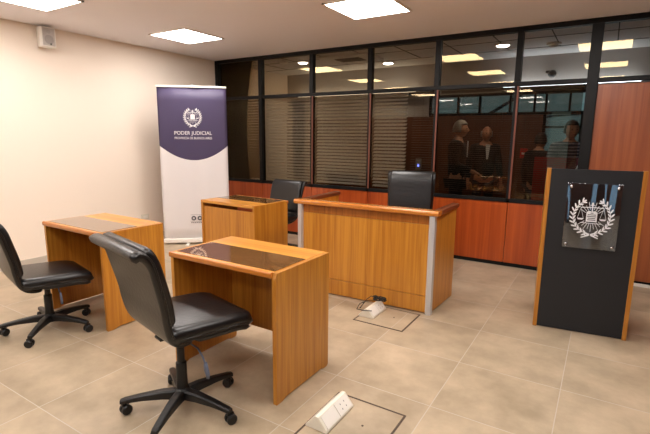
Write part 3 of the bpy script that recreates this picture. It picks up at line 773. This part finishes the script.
# ---------------------------------------------------------------- people behind the glass
def skin_mesh(name, verts, edges_, radii, mt, parent, sub=1, root=0):
    me = bpy.data.meshes.new(name); me.from_pydata(verts, edges_, []); o = bpy.data.objects.new(name, me); COL.objects.link(o)
    o.modifiers.new('skin', 'SKIN'); me.materials.append(mt)
    sv = me.skin_vertices[0].data
    for i, r in enumerate(radii): sv[i].radius = r if isinstance(r, tuple) else (r, r)
    sv[root].use_root = True
    o.modifiers['skin'].use_smooth_shade = True
    s = o.modifiers.new('sub', 'SUBSURF'); s.levels = sub; s.render_levels = sub
    o.parent = parent; return o
def person(name, label, loc, rotz, H, skin, hair, top, bottom, armL, armR, balding=False, lean=0, coat=False):
    """faces local -y; arm = (elbow, wrist) points in units of height"""
    t = thing(name, label, 'person', loc, rotz); k = H/1.75
    def V(x, y, z): return (x*k, y*k, z*k)
    vs = [V(0, 0, .95), V(0, 0, 1.12), V(0, .01, 1.32), V(0, .01, 1.44), V(0, 0, 1.52), V(0, -.01, 1.58)]
    rd = [(.15*k, .11*k), (.135*k, .105*k), (.165*k, .115*k), (.12*k, .085*k), (.055*k, .055*k), (.05*k, .05*k)]
    ed = [(0, 1), (1, 2), (2, 3), (3, 4), (4, 5)]
    hands = []
    for s, (el, wr) in ((-1, armR), (1, armL)):
        i = len(vs); vs += [V(s*.17, .01, 1.41), V(s*el[0], el[1], el[2]), V(s*wr[0], wr[1], wr[2])]; rd += [.058*k, .042*k, .028*k]
        ed += [(3, i), (i, i+1), (i+1, i+2)]; hands.append((i+1, i+2, s))
    for s in (-1, 1):
        i = len(vs); vs += [V(s*.09, 0, .88), V(s*.10, -.01, .48), V(s*.10, .02, .09), V(s*.11, -.14, .035)]; rd += [.088*k, .058*k, .04*k, (.042*k, .03*k)]
        ed += [(0, i), (i, i+1), (i+1, i+2), (i+2, i+3)]
    # hands: palm and five fingers grow from each wrist
    for e_, w_, s in hands:
        a = Vector(vs[w_]); d = (a-Vector(vs[e_])).normalized(); sd = Vector((s, 0, 0)) if abs(d.x) < .8 else Vector((0, -1, 0)); sd = (sd-d*sd.dot(d)).normalized()
        pi = len(vs); vs.append(tuple(a+d*.06*k)); rd.append((.034*k, .018*k)); ed.append((w_, pi)); up_ = d.cross(sd)
        for f in range(4):
            o_ = (f-1.5)*.019*k; i = len(vs); ln = (.075, .088, .08, .06)[f]*k
            vs += [tuple(a+d*.085*k+sd*o_), tuple(a+d*(.085*k+ln*.55)+sd*o_*1.15+up_*.008*k), tuple(a+d*(.085*k+ln*.9)+sd*o_*1.15+up_*.025*k)]
            rd += [.010*k, .009*k, .007*k]; ed += [(pi, i), (i, i+1), (i+1, i+2)]
        i = len(vs); vs += [tuple(a+d*.035*k-sd*.04*k), tuple(a+d*.075*k-sd*.058*k)]; rd += [.011*k, .008*k]; ed += [(pi, i), (i, i+1)]
    body = skin_mesh('body', vs, ed, rd, skin, t)
    # head
    b = BM(); bmesh.ops.create_uvsphere(b, u_segments=28, v_segments=20, radius=1)
    for v in b.verts:
        x, y, z = v.co
        ny = y*.098; nx = x*.077; nz = z*.118
        if z < 0: nx *= 1+.25*z; ny = ny*(1+.12*z) if y > 0 else ny
        if y < -.6: 
            nose = math.exp(-((x/.16)**2))*math.exp(-(((z+.12)/.2)**2)); ny -= .026*nose
            ny += .010*math.exp(-(((abs(x)-.36)/.16)**2))*math.exp(-(((z-.08)/.12)**2))
            ny -= .006*math.exp(-(((z-.24)/.1)**2)); ny -= .005*math.exp(-((x/.3)**2))*math.exp(-(((z+.46)/.07)**2)); ny -= .008*math.exp(-((x/.3)**2))*math.exp(-(((z+.82)/.14)**2))
        v.co = (nx*k, ny*k, nz*k)
    hd = obj('head', b, skin, body, smooth=True, loc=V(0, -.025, 1.635))
    for s in (-1, 1):
        bb = BM(); bmesh.ops.create_uvsphere(bb, u_segments=12, v_segments=8, radius=1, matrix=Matrix.Translation(V(s*.078, .005, -.005)) @ Matrix.Diagonal((.012*k, .022*k, .033*k, 1))); obj('ear', bb, skin, hd, smooth=True)
        bb = BM(); bmesh.ops.create_uvsphere(bb, u_segments=10, v_segments=8, radius=.0085*k, matrix=Matrix.Translation(V(s*.029, -.083, .009))); obj('eye', bb, M['haird'], hd, smooth=True)
    bb = BM(); bmesh.ops.create_uvsphere(bb, u_segments=12, v_segments=6, radius=1, matrix=Matrix.Translation(V(0, -.093, -.052)) @ Matrix.Diagonal((.023*k, .006*k, .005*k, 1))); obj('mouth', bb, mat('lips', srgb(140, 74, 66), .5), hd, smooth=True)
    if hair:
        b = BM(); bmesh.ops.create_uvsphere(b, u_segments=28, v_segments=18, radius=1)
        kill = []
        for v in b.verts:
            x, y, z = v.co
            if balding: bad = z < -.35 or z > .45 or y < -.25
            else: bad = (y < -.35 and z < .42) or z < -.45
            if bad: kill.append(v)
            v.co = (x*.086*k, (y*.107+.004)*k, (z*.128+.003)*k)
        bmesh.ops.delete(b, geom=kill, context='VERTS')
        h = obj('hair', b, hair, hd, smooth=True); so = h.modifiers.new('thick', 'SOLIDIFY'); so.thickness = .012*k; so.offset = 0
    # clothes: top follows torso and arms, trousers follow legs
    tv = [vs[0][:2]+((.86 if coat else .92)*k,)]+[vs[i] for i in (1, 2, 3)]; tr = [(.185*k, .145*k), (.17*k, .135*k), (.205*k, .15*k), (.165*k, .115*k)]; te = [(0, 1), (1, 2), (2, 3)]
    for e_, w_, s in hands:
        i = len(tv); wr = Vector(vs[e_]).lerp(Vector(vs[w_]), .93 if coat else .25)
        tv += [vs[e_-1], vs[e_], tuple(wr)]; tr += [.088*k, .062*k, .043*k if coat else .052*k]; te += [(3, i), (i, i+1), (i+1, i+2)]
    tv.append(V(0, 0, 1.50)); tr.append((.085*k, .075*k)); te.append((3, len(tv)-1))
    skin_mesh('jacket' if coat else 'shirt', tv, te, tr, top, body)
    tv = [V(0, 0, .97)]; tr = [(.158*k, .12*k)]; te = []
    for s in (-1, 1):
        i = len(tv); tv += [V(s*.09, 0, .86), V(s*.10, -.01, .48), V(s*.10, .02, .10)]; tr += [.098*k, .07*k, .058*k]; te += [(0, i), (i, i+1), (i+1, i+2)]
    skin_mesh('trousers', tv, te, tr, bottom, body)
    for s in (-1, 1):
        b = BM(); bmesh.ops.create_uvsphere(b, u_segments=14, v_segments=10, radius=1, matrix=Matrix.Translation(V(s*.11, -.06, .045)) @ Matrix.Diagonal((.05*k, .135*k, .045*k, 1))); obj('shoe', b, M['plastic'], body, smooth=True)
    if coat:
        b = BM(); prism(b, [(-.035*k, 1.47*k), (.035*k, 1.47*k), (.012*k, 1.24*k), (-.012*k, 1.24*k)], -.142*k, -.128*k); obj('shirt_front', b, M['shirtw'], body, bevel=.003)
    return t
down = ((.24, .02, 1.14), (.26, -.06, .90)); bent = ((.24, .0, 1.14), (.16, -.24, 1.05))
person('person', 'grey haired man in a dark suit behind the glass, turned to the man beside him', (-1.76, 6.3, 0), 1.7, 1.68, M['skin'], M['hairg'], M['suit'], M['trouser'], down, bent, coat=True)
person('person', 'bald man in dark suit and white shirt behind the glass, beside the grey haired one', (-1.54, 6.97, 0), .5, 1.62, M['skin2'], M['hairg'], M['suit'], M['trouser'], down, down, balding=True, coat=True)
person('person', 'dark haired man in a striped shirt behind the last glass pane', (-.40, 6.35, 0), .45, 1.665, M['skin'], M['haird'], M['stripes'], M['trouser'], ((.26, -.04, 1.14), (.16, -.28, 1.02)), ((.26, -.02, 1.12), (.2, -.2, .95)))
person('person', 'person in dark clothes seen left of the man in the striped shirt', (-.80, 6.92, 0), 2.6, 1.52, M['skin'], M['haird'], M['suit'], M['trouser'], down, down, coat=True)
o = obj('paper_sheet', bx(-.05, .05, -.003, .003, 0, .14), M['shirtw']); o.location = (-.32, 6.03, 1.04); o.rotation_euler = (-.3, .35, .2)
tag(o, 'white sheet of paper held by the man in the striped shirt', 'paper')
# back room lamps' own light
for x, y, lb in DL:
    l = bpy.data.lights.new('downlight_beam', 'SPOT'); l.energy = 22; l.spot_size = 1.9; l.spot_blend = .8; l.shadow_soft_size = .06; l.color = (1, .86, .62)
    lo_ = bpy.data.objects.new('downlight_beam', l); COL.objects.link(lo_); lo_.location = (x, y, HC-.03)
